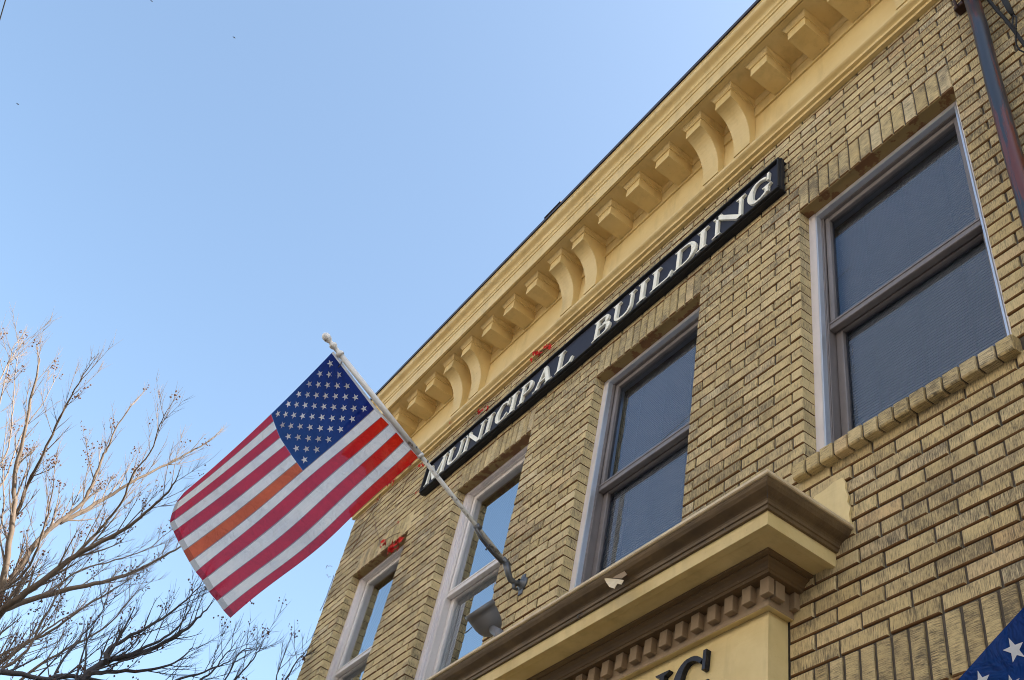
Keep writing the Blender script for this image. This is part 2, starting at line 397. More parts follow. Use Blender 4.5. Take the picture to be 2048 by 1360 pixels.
# other walls and roof
sw = MB(); sw.box(XL + .004, XL + .25, .31, 12, -1.6, 6.4); sw.box(XR - .25, XR - .004, .31, 12, -1.6, 6.4); sw.box(XL + .25, XR - .25, 11.75, 11.99, -1.6, 6.4)
sw.build('side_wall', M['mortar'], bld)
rf = MB(); rf.box(XL - .03, XR + .02, -.40, 12.02, 6.50, 6.53); rf.build('roof', M['roof'], bld)
fl_ = MB(); fl_.box(XL + .26, XR - .26, .32, 11.7, 2.45, 2.6); fl_.box(XL + .26, XR - .26, 1.2, 1.25, 2.6, 6.3); fl_.build('interior_partition', M['dark'], bld)

# unseen building added across the street to bounce sunlight onto the shaded front
ob = empty('bounce_building', (0, -15, -.0), 'unseen pale brick building added behind the viewer to bounce sunlight onto the municipal building', 'building')
m_ = MB(); wx = [(-27 + 3 * i, -25.6 + 3 * i) for i in range(18)]; zz = [(4.0, 4.8), (6.8, 8.0), (9.8, 12.4)]
for c, d in zz: m_.box(-28, 28, -15.3, -15, c, d)
for c, d in ((4.8, 6.8), (8.0, 9.8)):
    e_ = -28
    for a, b_ in wx: m_.box(e_, a, -15.3, -15, c, d); e_ = b_
    m_.box(e_, 28, -15.3, -15, c, d)
m_.box(-28, 28, -25, -15.31, -1.6, 12.3)
m_.build('wall', M['facing'], ob)
m_ = MB(); m_.sweep([(28, -15), (-28, -15)], [(0, 12.1), (.1, 12.1), (.3, 12.35), (.35, 12.5), (0, 12.5)]); m_.build('cornice', M['lip'], ob)
m_ = MB(); m_.box(-28, 28, -15.28, -15.1, -1.6, 3.999); m_.build('shop_window', M['dark'], ob)  # dark lower storey, shaped to keep bounce off the cornice undersides
for a, b_ in wx:
    for c, d in ((4.81, 6.79), (8.01, 9.79)): m_ = MB(); m_.box(a + .01, b_ - .01, -15.25, -15.2, c, d); m_.build('window', M['dark'], ob)
# windows
def window(a, b_, storm, sx_):
    cas = MB(); zt = ZH + .012; y0 = .076
    cw = .046
    cas.box(a - .008, a + cw, y0, .14, ZS - .02, zt - .009, .002); cas.box(b_ - cw, b_ + .008, y0, .14, ZS - .02, zt - .009, .002)
    zt = ZH + .0035
    cas.box(a + cw + .001, b_ - cw - .001, y0 + .002, .14, zt - .026, zt, .002)
    g_ = .0005
    if not storm:
        cas.box(a + cw + .0005, a + cw + .010, y0 + .010, .14, ZS - .02, zt - .027, .001); cas.box(b_ - cw - .010, b_ - cw - .0005, y0 + .010, .14, ZS - .02, zt - .027, .001); g_ = .0105
    fr = cas.build('window', M['casing'], bld)
    i0, i1, t = a + cw + g_, b_ - cw - g_, zt - .0275
    if storm:
        s_ = MB()
        s_.box(i0, i0 + .011, y0 - .002, y0 + .03, ZS, t, .001); s_.box(i1 - .011, i1, y0 - .002, y0 + .03, ZS, t, .001); s_.box(i0 + .012, i1 - .012, y0 - .001, y0 + .03, t - .012, t, .001)
        s_.build('storm_frame', M['alu'], fr); i0 += .0115; i1 -= .0115; t -= .0125
    mat = M['sashdk'] if storm else M['sashlt']
    j = MB()                                                    # channels the sashes run in
    j.box(i0, i0 + .008, .105, .22, ZS, t); j.box(i1 - .008, i1, .105, .22, ZS, t); j.box(i0 + .0085, i1 - .0085, .106, .22, t - .008, t)
    j.box(i0 + .0081, i0 + .014, .108, .118, ZS, t - .009, .001); j.box(i1 - .014, i1 - .0081, .108, .118, ZS, t - .009, .001)
    j.build('jamb_channel', mat, fr)
    zr0, zr1 = 3.838, 3.892
    up = MB(); x0, x1 = i0 + .0145, i1 - .0145; yy = .120; tt = t - .009; sw_ = .030
    up.box(x0, x0 + sw_, yy, yy + .034, zr1, tt, .003); up.box(x1 - sw_, x1, yy, yy + .034, zr1, tt, .003)
    up.box(x0 + sw_ + .0005, x1 - sw_ - .0005, yy + .001, yy + .034, tt - .034, tt, .003); up.box(x0 - .009, x1 + .009, yy - .002, yy + .034, zr0, zr1 - .0005, .003)
    up.box(x0 - .008, x1 + .008, yy - .006, yy - .0025, zr1 - .022, zr1 - .010, .001)
    us = up.build('sash', mat, fr)
    gl = MB(); gy = yy + .020
    gl.face([(x0 + sw_ - .004, gy, zr1 - .004), (x1 - sw_ + .004, gy, zr1 - .004), (x1 - sw_ + .004, gy, tt - .030), (x0 + sw_ - .004, gy, tt - .030)])
    gl.build('pane', M['glassd'] if storm else M['glass'], fr)
    lw = MB(); yy = .158; x0 -= .004; x1 += .004
    lw.box(x0, x0 + sw_ + .012, yy, yy + .034, ZS + .075, zr1, .003); lw.box(x1 - sw_ - .012, x1, yy, yy + .034, ZS + .075, zr1, .003)
    lw.box(x0, x1, yy + .001, yy + .034, ZS, ZS + .0745, .003); lw.box(x0 + sw_ + .0125, x1 - sw_ - .0125, yy + .001, yy + .033, zr0 - .005, zr1 - .001, .002)
    lw.build('sash', mat, fr)
    gl = MB(); gy = yy + .02
    gl.face([(x0 + sw_ + .008, gy, ZS + .07), (x1 - sw_ - .008, gy, ZS + .07), (x1 - sw_ - .008, gy, zr0), (x0 + sw_ + .008, gy, zr0)])
    gl.build('pane', M['glassd'] if storm else M['glass'], fr)
    bl = MB(); z_ = ZS + .01; yb = .204
    while z_ < t - .02:
        p = [(x0 - .01, yb, z_), (x1 + .01, yb, z_), (x1 + .01, yb + .003, z_ + .0165), (x0 - .01, yb + .003, z_ + .0165)]
        bl.face(p); z_ += .0165
        p = [(x0 - .01, yb + .003, z_ - .0001), (x1 + .01, yb + .003, z_ - .0001), (x1 + .01, yb, z_), (x0 - .01, yb, z_)]; bl.face(p)
    for fx in (.22, .5, .78): bl.tube([(x0 + (x1 - x0) * fx, yb - .004, ZS + .01), (x0 + (x1 - x0) * fx, yb - .004, t - .02)], .0018, 4)
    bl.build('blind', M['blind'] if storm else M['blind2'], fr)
    return fr
for i, (a, b_) in enumerate(WIN):
    window(a, b_, i >= 2, i)
    ln = MB(); ln.box(a - .010, b_ + .010, .022, .23, ZH + .0040, ZH + .016, .001); ln.box(a - .008, b_ + .008, .006, .0218, ZH - .0035, ZH - .0003)
    ln.build('lintel', M['lintel'], bld)
br = MB()                                                       # projecting rowlock sills
def sill(a, b_, n_):
    global br
    br = MB(); dx = (b_ - a) / n_
    for i in range(n_):
        x0, x1 = a + i * dx + .005, a + (i + 1) * dx - .005; r = rnd(); ou, ov = rnd() * 50, rnd() * 50; q = rr(-.003, .003); b = .006
        yf, zb_, zt_ = -.045 + q, ZS - RH * 1.25, ZS + .004
        pr = [(.10, zb_ + .014), (yf + b, zb_), (yf, zb_ + b), (yf, zt_ - .014 - b), (yf + b, zt_ - .014), (.10, zt_ + .012)]
        for k_ in range(len(pr) - 1):
            (ya, za), (yb, zb2) = pr[k_], pr[k_ + 1]; P = [(x0 + b * .5, ya, za), (x1 - b * .5, ya, za), (x1 - b * .5, yb, zb2), (x0 + b * .5, yb, zb2)]
            br.face(P[::-1] if False else P, [(p[2] + p[1] + ou, p[0] + ov) for p in P], r)
        for xx, rev, xi in ((x0, 0, x0 + b * .5), (x1, 1, x1 - b * .5)):
            P = [(xx if 0 < i_ < 5 else xx, y + (0 if i_ in (0, 5) else .004), z) for i_, (y, z) in enumerate(pr)]
            br.face(P[::-1] if rev else P, [(p[1] + ou, p[2] + ov) for p in P], r)
            for k_ in range(len(pr) - 1):
                P2 = [(xi, *pr[k_]), (xi, *pr[k_ + 1]), P[k_ + 1], P[k_]]; br.face(P2 if rev else P2[::-1], [(p[1] + ou, p[2] + ov) for p in P2], r)
    s_ = br.build('window_sill', M['brick'], bld)
    m2 = MB(); m2.box(a + .006, b_ - .006, -.033, .12, ZS - RH * 1.25 + .012, ZS - .012); m2.build('mortar_joint', M['mortar'], s_)
sill(-2.398, -1.338, 14)
for a, b_ in WIN[:3]: sill(a - .03, b_ + .03, 14)

# roof cornice
CX0, CX1 = XL - .02, XR
co = MB(); co.box(CX0, CX1, -.04, .30, 5.66, 6.09); co.box(CX0, CX1, -.052, .30, 6.0905, 6.245)
cor = co.build('cornice', M['yellow'], bld)
fm = MB(); fm.sweep([(CX0, -.0405), (CX1, -.0405)], [(-.04, 5.632), (-.012, 5.632), (-.008, 5.652), (.012, 5.655), (.014, 5.676), (.022, 5.682), (.036, 5.69), (.043, 5.697), (.045, 5.702), (.045, 5.722), (.0, 5.738)])
fm.build('frieze_moulding', M['yellow'], cor)
sf = MB(); sf.box(CX0, CX1, -.334, .2, 6.246, 6.27); sf.build('soffit', M['yellow'], cor)
cw_ = MB()
cw_.sweep([(CX0, -.335), (CX1, -.335)], [(.0055, 6.262), (.0055, 6.240), (.025, 6.239), (.0255, 6.325), (.028, 6.335), (.031, 6.352), (.033, 6.366), (.040, 6.368), (.040, 6.384)], ends=True)
cy = [(.040, 6.384), (.043, 6.392), (.052, 6.398)]
for i in range(11):
    t_ = i / 10; cy.append((.052 + .052 * t_ - .010 * math.sin(2 * math.pi * t_), 6.398 + .098 * t_ + .006 * math.sin(2 * math.pi * t_)))
cy += [(.108, 6.498), (.108, 6.516), (0, 6.518)]
cw_.sweep([(CX0, -.335), (CX1, -.335)], cy, ends=True)
cw_.build('crown_moulding', M['yellow'], cor)
de = MB(); de.sweep([(CX0 - .01, -.335), (CX1, -.335)], [(0, 6.5185), (.113, 6.5185), (.119, 6.512), (.121, 6.548), (.113, 6.556), (0, 6.57)]); 
de.box(-4.62, -4.40, -.462, -.40, 6.549, 6.562)
de.build('roof_edge', M['roofdark'], cor)
cons, mods = [], []
for k_ in range(-4, 4):
    X = -2.827 + 1.585 * k_
    cons += [X, X - .29]; mods += [X - .61, X - .933, X - 1.258]
BW = .143
brs = sorted([(x, 'c') for x in cons] + [(x, 'm') for x in mods]); brs = [b for b in brs if CX0 + .05 < b[0] < CX1 - .2]
path = [(CX0, -.0525)]
for x, k_ in brs: path += [(x, -.0525), (x, -.265), (x + BW, -.265), (x + BW, -.0525)]
path.append((CX1, -.0525))
bm = MB(); bm.sweep(path, [(0, 6.203), (.007, 6.204), (.007, 6.214), (.010, 6.217), (.013, 6.226), (.021, 6.236), (.026, 6.238), (.026, 6.2455)], ends=False)
bm.build('bracket_cap_moulding', M['yellow'], cor)
def yz_extr(mb, x0, x1, prof, sm=None):
    n_ = len(prof)
    mb.face([(x0, y, z) for y, z in prof[::-1]]); mb.face([(x1, y, z) for y, z in prof])
    for i in range(n_):
        a, b_ = prof[i], prof[(i + 1) % n_]; mb.face([(x0, *a), (x0, *b_), (x1, *b_), (x1, *a)][::-1])
cprof = [(-.053, 6.244), (-.264, 6.244), (-.264, 6.116)]
for i in range(1, 15):
    t_ = i / 14; cprof.append((-.264 + .1775 * math.sin(t_ * math.pi / 2), 6.116 - .315 * (1 - math.cos(t_ * math.pi / 2)) ))
cprof += [(-.0862, 5.739), (-.041, 5.739), (-.041, 6.089), (-.053, 6.0895)]
ori = None; orim = None
for x, k_ in brs:
    if k_ == 'c':
        if ori is None:
            m_ = MB(); yz_extr(m_, x, x + BW, cprof); ori = m_.build('console_bracket', M['yellow'], cor); ox = x
        else:
            c_ = ori.copy(); COL.objects.link(c_); c_.parent = cor; c_.location.x = x - ox
    else:
        if orim is None:
            m_ = MB(); m_.box(x, x + BW, -.264, -.053, 6.1155, 6.244, .0015); orim = m_.build('modillion_bracket', M['yellow'], cor); mx_ = x
        else:
            c_ = orim.copy(); COL.objects.link(c_); c_.parent = cor; c_.location.x = x - mx_

# storefront cornice (entablature)
EP = [(-8.10, .0), (-8.10, -.10), (-2.463, -.10), (-2.463, -.0005)]
fb = MB(); fb.sweep(EP, [(0, 1.15), (0, 2.237)], ends=False); sfc = fb.build('shopfront_cornice', M['yellow2'], bld)
m_ = MB(); m_.sweep(EP, [(-.01, 1.0), (.03, 1.0), (.045, 1.03), (.045, 1.10), (.02, 1.13), (.001, 1.15)]); m_.build('architrave', M['brown'], sfc)
m_ = MB(); m_.box(-8.05, -7.7, -.13, .0, -1.6, 1.0, .004); m_.box(-2.85, -2.463, -.13, .0, -1.6, 1.0, .004); m_.box(-7.7, -2.85, -.02, .02, -1.6, -1.0); m_.build('pilaster', M['yellow2'], sfc)
m_ = MB(); m_.box(-7.7, -2.85, .03, .04, -1.0, 1.0); m_.build('shop_window', M['glassd'], bld)
m_ = MB(); m_.box(-7.9, -2.6, 1.0, 1.05, -1.6, 2.4); m_.build('interior_partition', M['dark'], bld)
m_ = MB(); m_.sweep(EP, [(.0, 2.2375), (.028, 2.2335), (.030, 2.235)], ends=False); m_.build('bevel', M['yellow2'], sfc)
m_ = MB(); m_.sweep(EP, [(.0, 2.239), (.0302, 2.2355), (.0302, 2.334), (0, 2.334)]); m_.build('dentil_band', M['tan'], sfc)
m_ = MB(); m_.sweep(EP, [(0, 2.3345), (.078, 2.3345), (.080, 2.346), (.084, 2.348), (.088, 2.356), (.097, 2.366), (.109, 2.372), (.112, 2.373), (.112, 2.379), (.131, 2.380), (.133, 2.389), (.0, 2.389)]); m_.build('bed_moulding', M['brown'], sfc)
m_ = MB(); m_.sweep(EP, [(.10, 2.3895), (.205, 2.3895), (.205, 2.382), (.242, 2.376), (.247, 2.432), (.0, 2.432)]); m_.build('fascia', M['yellow2'], sfc)
m_ = MB(); m_.sweep(EP, [(.0, 2.4325), (.258, 2.4325), (.262, 2.444), (.268, 2.446), (.270, 2.456), (.274, 2.462), (.281, 2.467), (.294, 2.472), (.310, 2.480), (.320, 2.491), (.325, 2.499), (.327, 2.5035), (0, 2.504)]); m_.build('crown_moulding', M['brown2'], sfc)
m_ = MB(); m_.sweep(EP, [(.0, 2.5045), (.334, 2.5045), (.338, 2.508), (.337, 2.521), (.33, 2.524), (.003, 2.60)]); m_.build('ledge', M['lip'], sfc)
md = MB(); md.box(-.024, .024, -.1605, -.1305, 2.264, 2.3342, .0015)
dn = None
for i in range(30):
    x = -2.4245 - .0962 * i + .0
    if dn is None:
        d_ = MB(); d_.box(x - .0235 - .0, x + .0235, -.1605, -.1307, 2.264, 2.3340, .0015); dn = d_.build('dentil', M['tan'], sfc); dx0 = x
    else: c_ = dn.copy(); COL.objects.link(c_); c_.parent = sfc; c_.location.x = x - dx0
for y0, y1 in ((-.122, -.075), (-.026, .0)):
    d_ = MB(); d_.box(-2.4323, -2.4025, y0, y1, 2.264, 2.3340, .0015); d_.build('dentil', M['tan'], sfc)
# torn flashing behind the ledge, split paint on the crown, hooks
def slab(mb, pts, nrm, th):
    nrm = Vector(nrm).normalized() * th; P = [Vector(p) for p in pts]; Q = [p + nrm for p in P]
    mb.face(P); mb.face(Q[::-1])
    for i in range(len(P)): j = (i + 1) % len(P); mb.face([P[i], Q[i], Q[j], P[j]])
m_ = MB()
torn = [(-2.40, 2.56), (-2.128, 2.512), (-2.136, 2.57), (-2.126, 2.60), (-2.140, 2.632), (-2.133, 2.66), (-2.147, 2.70), (-2.143, 2.73), (-2.158, 2.762), (-2.20, 2.765), (-2.245, 2.752), (-2.30, 2.748), (-2.40, 2.70)]
slab(m_, [(x, -.012, z) for x, z in torn], (0, 1, 0), .010); m_.build('flashing', M['yellow2'], sfc)
A0 = at_y(1209, 1157, -.415); e = Vector((0, 0, -H))
def relp(px, py, y): return at_y(px, py, y) + e
m_ = MB(); c4 = [relp(*q) for q in ((1208, 1156, -.418), (1222, 1157, -.42), (1236, 1158, -.422), (1247, 1160, -.42), (1242, 1169, -.43), (1234, 1167, -.437), (1228, 1177, -.445), (1219, 1174, -.44), (1213, 1166, -.43))]
slab(m_, c4, (0, 1, .3), .003); m_.build('peeled_paint', M['lip'], sfc)
m_ = MB(); slab(m_, [relp(*q) for q in ((1209, 1153, -.4175), (1218, 1146, -.4165), (1232, 1139, -.4155), (1252, 1133, -.414), (1248, 1142, -.409), (1254, 1149, -.405), (1243, 1157, -.405), (1222, 1156, -.410))], (0, 1, .3), .002); m_.build('bare_wood', M['tan'], sfc)
for px, py in ((1460, 1056), (1164, 1232)):
    p = relp(px, py, -.352); m_ = MB(); m_.tube([p + Vector((0, .01, .003)), p, p + Vector((-.006, -.012, .004)), p + Vector((-.014, -.014, .0)), p + Vector((-.018, -.008, -.006)), p + Vector((-.012, -.004, -.010))], .0016, 6); m_.build('hook', M['castgrey'], sfc)
# mitre gap at the corner of the crown
m_ = MB()
slab(m_, [(-2.178, -.388, 2.441), (-2.1705, -.3915, 2.441), (-2.131, -.436, 2.503), (-2.137, -.430, 2.503)], (1, -1, 0), .0012); m_.build('open_joint', M['dark'], sfc)
# steel angle and trim of the opening at lower right
m_ = MB(); m_.box(LSX[0] - .02, LSX[1] + .02, .002, .10, LSZ[0] - .012, LSZ[0] - .003, .001); m_.box(LSX[0] + .0, LSX[1], .012, .02, LSZ[0] - .026, LSZ[0] - .0122); m_.build('lintel', M['lintel'], bld)
m_ = MB(); m_.box(LSX[0] - .005, LSX[1] + .005, .06, .12, LSZ[0] - .35, LSZ[0] - .0265, .004); m_.box(LSX[0] - .005, LSX[0] + .09, .06, .12, -1.26, LSZ[0] - .351); m_.box(LSX[1] - .09, LSX[1] + .005, .06, .12, -1.26, LSZ[0] - .351)
w5 = m_.build('shop_window', M['casing'], bld)
m_ = MB(); m_.box(LSX[0] + .09, LSX[1] - .09, .085, .095, -1.26, LSZ[0] - .35); m_.build('pane', M['glassd'], w5)

# ------------------------------------------------------------------ letters
def arc(cx, cz, rx, rz, a0, a1, w0, w1, n_=14):       # stroke along an ellipse with varying width
    o, i_ = [], []
    for k_ in range(n_ + 1):
        t_ = k_ / n_; th = math.radians(a0 + (a1 - a0) * t_); wd = w0 + (w1 - w0) * math.sin(math.pi * t_)
        o.append((cx + rx * math.cos(th), cz + rz * math.sin(th))); i_.append((cx + (rx - wd) * math.cos(th), cz + (rz - min(wd, w0 * 1.0)) * math.sin(th)))
    return [[o[k_], o[k_ + 1], i_[k_ + 1], i_[k_]] for k_ in range(n_)]
T, t = .135, .07
def stem(x, w_=T, z0=0, z1=1, s0=True, s1=True):
    r = [[(x, z0), (x + w_, z0), (x + w_, z1), (x, z1)]]
    for on, zz, d in ((s0, z0, 1), (s1, z1, -1)):
        if on: r += [[(x - .11, zz), (x + w_ + .11, zz), (x + w_ + .10, zz + d * .030), (x + w_ * .9, zz + d * .085), (x + w_ * .1, zz + d * .085), (x - .10, zz + d * .030)]]
    return r
def diag(x0, z0, x1, z1, w_): return [[(x0, z0), (x0 + w_, z0), (x1 + w_, z1), (x1, z1)]]
GL = {
 'I': (.42, lambda: stem(.12)),
 'L': (.86, lambda: stem(.12) + [[(.2, 0), (.80, 0), (.80, .07), (.2, .07)], [(.66, .0), (.80, 0), (.86, .27), (.79, .27)]]),
 'N': (1.12, lambda: stem(.12, .09) + stem(.92, .09, 0, 1, False, True) + diag(.86, 0, .06, 1, .19)),
 'M': (1.32, lambda: stem(.10, .085) + stem(1.04, T) + diag(.56, 0, .08, 1, .17) + diag(.60, 0, 1.06, 1, .10)),
 'U': (1.08, lambda: stem(.14, T, .32, 1, False, True) + stem(.86, .09, .32, 1, False, True) + arc(.545, .33, .405, .345, 180, 360, .13, .10)),
 'C': (.90, lambda: arc(.52, .5, .45, .52, 42, 322, .085, .22, 26) + [[(.80, .66), (.88, .66), (.90, 1.02), (.82, 1.02)], [(.80, .10), (.90, .20), (.86, .30), (.82, .22)]]),
 'G': (1.0, lambda: arc(.52, .5, .45, .52, 45, 330, .085, .22, 26) + [[(.83, .66), (.91, .66), (.93, 1.03), (.85, 1.03)]] + stem(.76, T, .10, .44, False, True)),
 'P': (.78, lambda: stem(.12) + [[(.25, .93), (.48, .93), (.48, 1), (.25, 1)], [(.25, .42), (.48, .42), (.48, .49), (.25, .49)]] + arc(.46, .71, .30, .29, -90, 90, .075, .19)),
 'B': (.86, lambda: stem(.12) + [[(.25, .93), (.46, .93), (.46, 1), (.25, 1)], [(.25, .50), (.50, .50), (.50, .565), (.25, .565)], [(.25, 0), (.50, 0), (.50, .07), (.25, .07)]] + arc(.45, .77, .27, .23, -90, 90, .07, .17) + arc(.49, .28, .34, .28, -90, 90, .07, .19)),
 'D': (1.0, lambda: stem(.12) + [[(.25, .93), (.45, .93), (.45, 1), (.25, 1)], [(.25, 0), (.45, 0), (.45, .07), (.25, .07)]] + arc(.44, .5, .52, .5, -90, 90, .07, .20, 20)),
 'A': (1.12, lambda: diag(.16, 0, .50, 1, .09) + diag(.78, 0, .46, 1, .18) + [[(.26, .32), (.84, .32), (.84, .39), (.26, .39)], [(.02, 0), (.40, 0), (.36, .05), (.06, .05)], [(.66, 0), (1.12, 0), (1.08, .05), (.70, .05)]]),
}
def letter(ch, x0, x1, z0, z1, yf, yb, mat, parent):
    wd, fn = GL[ch]; m_ = MB(); kx = (x1 - x0) / wd; kz = z1 - z0
    for i, poly in enumerate(fn()):
        P = [(x0 + px * kx, z0 + pz * kz) for px, pz in poly]
        ar = sum(P[a][0] * P[(a + 1) % len(P)][1] - P[(a + 1) % len(P)][0] * P[a][1] for a in range(len(P)))
        if ar < 0: P.reverse()
        if abs(ar) < 1e-9: continue
        y = yf + (i % 5) * .00035
        # rounded front edge: a smaller cap in front of the body
        c = (sum(p[0] for p in P) / len(P), sum(p[1] for p in P) / len(P))
        m_.extr(P, y, yb)
    return m_.build('letter', mat, parent)
sg = empty('name_sign', (-4.48, 0, H + 5.04), 'long black framed sign board with cream letters MUNICIPAL BUILDING under the roof cornice', 'sign')
SX0, SX1, SZ0, SZ1 = -6.51, -2.458, 5.038, 5.345
m_ = MB(); m_.box(SX0 + .013, SX1 - .013, -.041, .006, SZ0 + .014, SZ1 - .014); m_.build('board', M['signnavy'], sg)
m_ = MB()
for a, b_, c, d in ((SX0, SX1, SZ0, SZ0 + .0138), (SX0, SX1, SZ1 - .0138, SZ1), (SX0, SX0 + .0128, SZ0 + .0139, SZ1 - .0139), (SX1 - .0128, SX1, SZ0 + .0139, SZ1 - .0139)):
    m_.box(a, b_, -.064, -.024, c, d, .003)
for a, b_, c, d in ((SX0 - .004, SX1 + .006, SZ0 - .006, SZ0 - .0001), (SX0 - .004, SX1 + .006, SZ1 + .0001, SZ1 + .005), (SX1 + .0001, SX1 + .006, SZ0, SZ1)):
    m_.box(a, b_, -.046, -.018, c, d, .002)
m_.box(SX0 + .001, SX1 - .001, -.0235, .006, SZ0 + .0005, SZ0 + .0135); m_.box(SX0 + .001, SX1 - .001, -.0235, .006, SZ1 - .0135, SZ1 - .0005)
m_.build('frame', M['signblack'], sg)
LT = [('M', -6.462, -6.150), ('U', -6.147, -5.895), ('N', -5.885, -5.592), ('I', -5.575, -5.457), ('C', -5.440, -5.254), ('I', -5.245, -5.125), ('P', -5.105, -4.935), ('A', -4.920, -4.662), ('L', -4.640, -4.435),
      ('B', -4.212, -4.008), ('U', -4.006, -3.760), ('I', -3.738, -3.619), ('L', -3.600, -3.385), ('D', -3.370, -3.155), ('I', -3.160, -3.042), ('N', -3.018, -2.735), ('G', -2.728, -2.520)]
for ch, a, b_ in LT: letter(ch, a, b_, 5.078, 5.272, -.060, -.040, M['cream'], sg)
ls = empty('shopfront_lettering', (-2.9, -.1, H + 1.95), 'two dark raised serif letters N and G fixed on the pale yellow shopfront frieze', 'lettering')
letter('N', -3.30, -2.99, 1.955, 2.170, -.124, -.099, M['letterdark'], ls)
letter('G', -2.985, -2.755, 1.950, 2.176, -.124, -.099, M['letterdark'], ls)

# ------------------------------------------------------------------ flag pole, bracket and flags
PB = Vector((-4.56, 0, 3.33)); PT = Vector((-4.56, -1.666, 4.204)); PD = (PT - PB).normalized(); PLn = (PT - PB).length
def pole(base, name, label, group, start=0., top=True, sc=1.):
    B = Vector(base); e_ = empty(name, (B.x, min(B.y, 0), B.z + H), label, 'flagpole', group)
    P = lambda t_: B + PD * (t_ * sc)
    m_ = MB(); m_.tube([P(.96), P(PLn - .16)], .0178, 16); m_.lathe(P(.945), PD, [(0, .0145), (.0, .0205), (.02, .0205), (.02, .0195)], 16); m_.build('pole', M['white'], e_)
    m_ = MB(); m_.tube([P(max(.12, start)), P(.955)], .0135, 12); m_.build('lower_pole', M['poleold'], e_)
    m_ = MB(); o = P(PLn - .165)
    m_.lathe(o, PD, [(0, .012), (.0, .024), (.012, .026), (.022, .022), (.03, .014), (.055, .014), (.062, .020), (.075, .024), (.083, .024), (.09, .015), (.105, .013), (.112, .018), (.125, .024), (.140, .026), (.155, .023), (.166, .014), (.171, .002)], 18)
    m_.build('finial', M['white'], e_)
    m_ = MB(); q = P(PLn - .19)
    ri = [q + Vector((-.03 + .018 * math.cos(a_), .0, -.028 + .018 * math.sin(a_))) for a_ in [k_ * math.pi / 5 for k_ in range(11)]]
    m_.tube(ri, .0028, 6); m_.tube([q + Vector((0, 0, .022)), q + Vector((-.022, 0, 0)), q + Vector((-.03, 0, -.02))], .003, 6); m_.build('clip', M['castgrey'], e_)
    for tt in (.90, 1.005):
        m_ = MB(); q = P(tt); m_.tube([q + Vector((.012, 0, 0)), q + Vector((.026, -.005, -.002))], .005, 8); m_.build('screw', M['castgrey'], e_)
    return e_
fp = pole(PB, 'flagpole', 'white wall mounted flagpole with ball finial above the flood lamp, carrying the larger flag', None)
m_ = MB(); b = PB
m_.lathe(b + Vector((0, 0, 0)), (0, -1, 0), [(-.004, .001), (-.004, .046), (.010, .046), (.014, .030), (.020, .024), (.035, .020)], 20)
m_.box(b.x - .02, b.x + .02, -.010, .0, b.z - .075, b.z + .065, .003)
m_.tube([b + Vector((0, -.02, 0)), b + Vector((-.004, -.05, -.018)), b + Vector((-.003, -.085, -.012)), b + Vector((0, -.11, .02)), PB + PD * .155], [.017, .017, .018, .019, .022], 12)
m_.tube([b + Vector((.0, -.03, -.05)), b + Vector((0, -.055, -.055)), b + Vector((0, -.06, -.03))], .010, 10)
m_.tube([PB + PD * .13, PB + PD * .19], .021, 14)
u1 = Vector((0, -PD.z, PD.y)); u1 = u1 if u1.z < 0 else -u1           # underside of the pole
for sgn in (-1, 1):
    m_.tube([PB + PD * .17 + u1 * .020 + Vector((sgn * .008, 0, 0)), PB + PD * .26 + u1 * .030 + Vector((sgn * .008, 0, 0)), PB + PD * .36 + u1 * .030 + Vector((sgn * .008, 0, 0)), PB + PD * .42 + u1 * .018 + Vector((sgn * .008, 0, 0))], .007, 8)
m_.lathe(PB + PD * .40, PD, [(0, .012), (0, .021), (.038, .021), (.038, .012)], 16)
m_.tube([PB + PD * .29 + u1 * .03 + Vector((-.03, 0, 0)), PB + PD * .30 + u1 * .034 + Vector((.03, 0, 0))], .006, 8)
m_.build('bracket', M['castgrey'], fp)

HO = [(663, 706)] + [(663 + 85 * k_ / 7, 706 + 112 * k_ / 7) for k_ in range(1, 7)] + [(748, 818), (762.5, 834), (777.5, 849), (792.5, 865), (807.5, 882.5), (822, 899), (836, 915)]
FL = [(368, 985), (352, 1006), (344, 1026), (340, 1046), (347, 1063), (357, 1084), (367, 1102.5), (379.5, 1125), (392, 1145), (406, 1162.5), (419, 1185), (435, 1204), (448, 1222.5), (462, 1237.5)]
CA = [(542, 828), (547, 842), (553, 858), (560, 875), (570, 891), (582, 909), (593.5, 925), (606, 942)]
for k_ in range(8, 14):
    f = .393; w_ = [(0, 0), (3, 2), (5, 3), (6, 4), (5, 4), (2, 3)][k_ - 8]
    CA.append((HO[k_][0] * (1 - f) + FL[k_][0] * f + w_[0], HO[k_][1] * (1 - f) + FL[k_][1] * f + w_[1]))
def tab(T_, v):
    x = max(0, min(13, v * 13)); i = min(12, int(x)); f = x - i
    def g_(k_): k_ = max(0, min(13, k_)); return T_[k_]
    r = []
    for c in (0, 1):
        p0, p1, p2, p3 = g_(i - 1)[c], g_(i)[c], g_(i + 1)[c], g_(i + 2)[c]
        r.append(.5 * (2 * p1 + (p2 - p0) * f + (2 * p0 - 5 * p1 + 4 * p2 - p3) * f * f + (3 * p1 - p0 - 3 * p2 + p3) * f ** 3))
    return r
CR = Vector((0, -2.4778, 0))
def hoist_s(v):
    px, py = tab(HO, v); d = ray(px, py)
    # nearest approach of this ray to the pole line
    w0 = CR - PB; b_ = d.dot(PD); d_ = d.dot(w0); e_ = PD.dot(w0); return (b_ * e_ - d_) / (1 - b_ * b_)
HS = [hoist_s(0), hoist_s(.5), hoist_s(1)]
def near_s(px, py, hv):
    h_ = CR + ray(*tab(HO, hv)) * HS[0 if hv == 0 else 2]; return ray(px, py).dot(h_ - CR)
FS = [near_s(368, 985, 0) + .16, near_s(462, 1237, 1) + .12]
FA = 1.
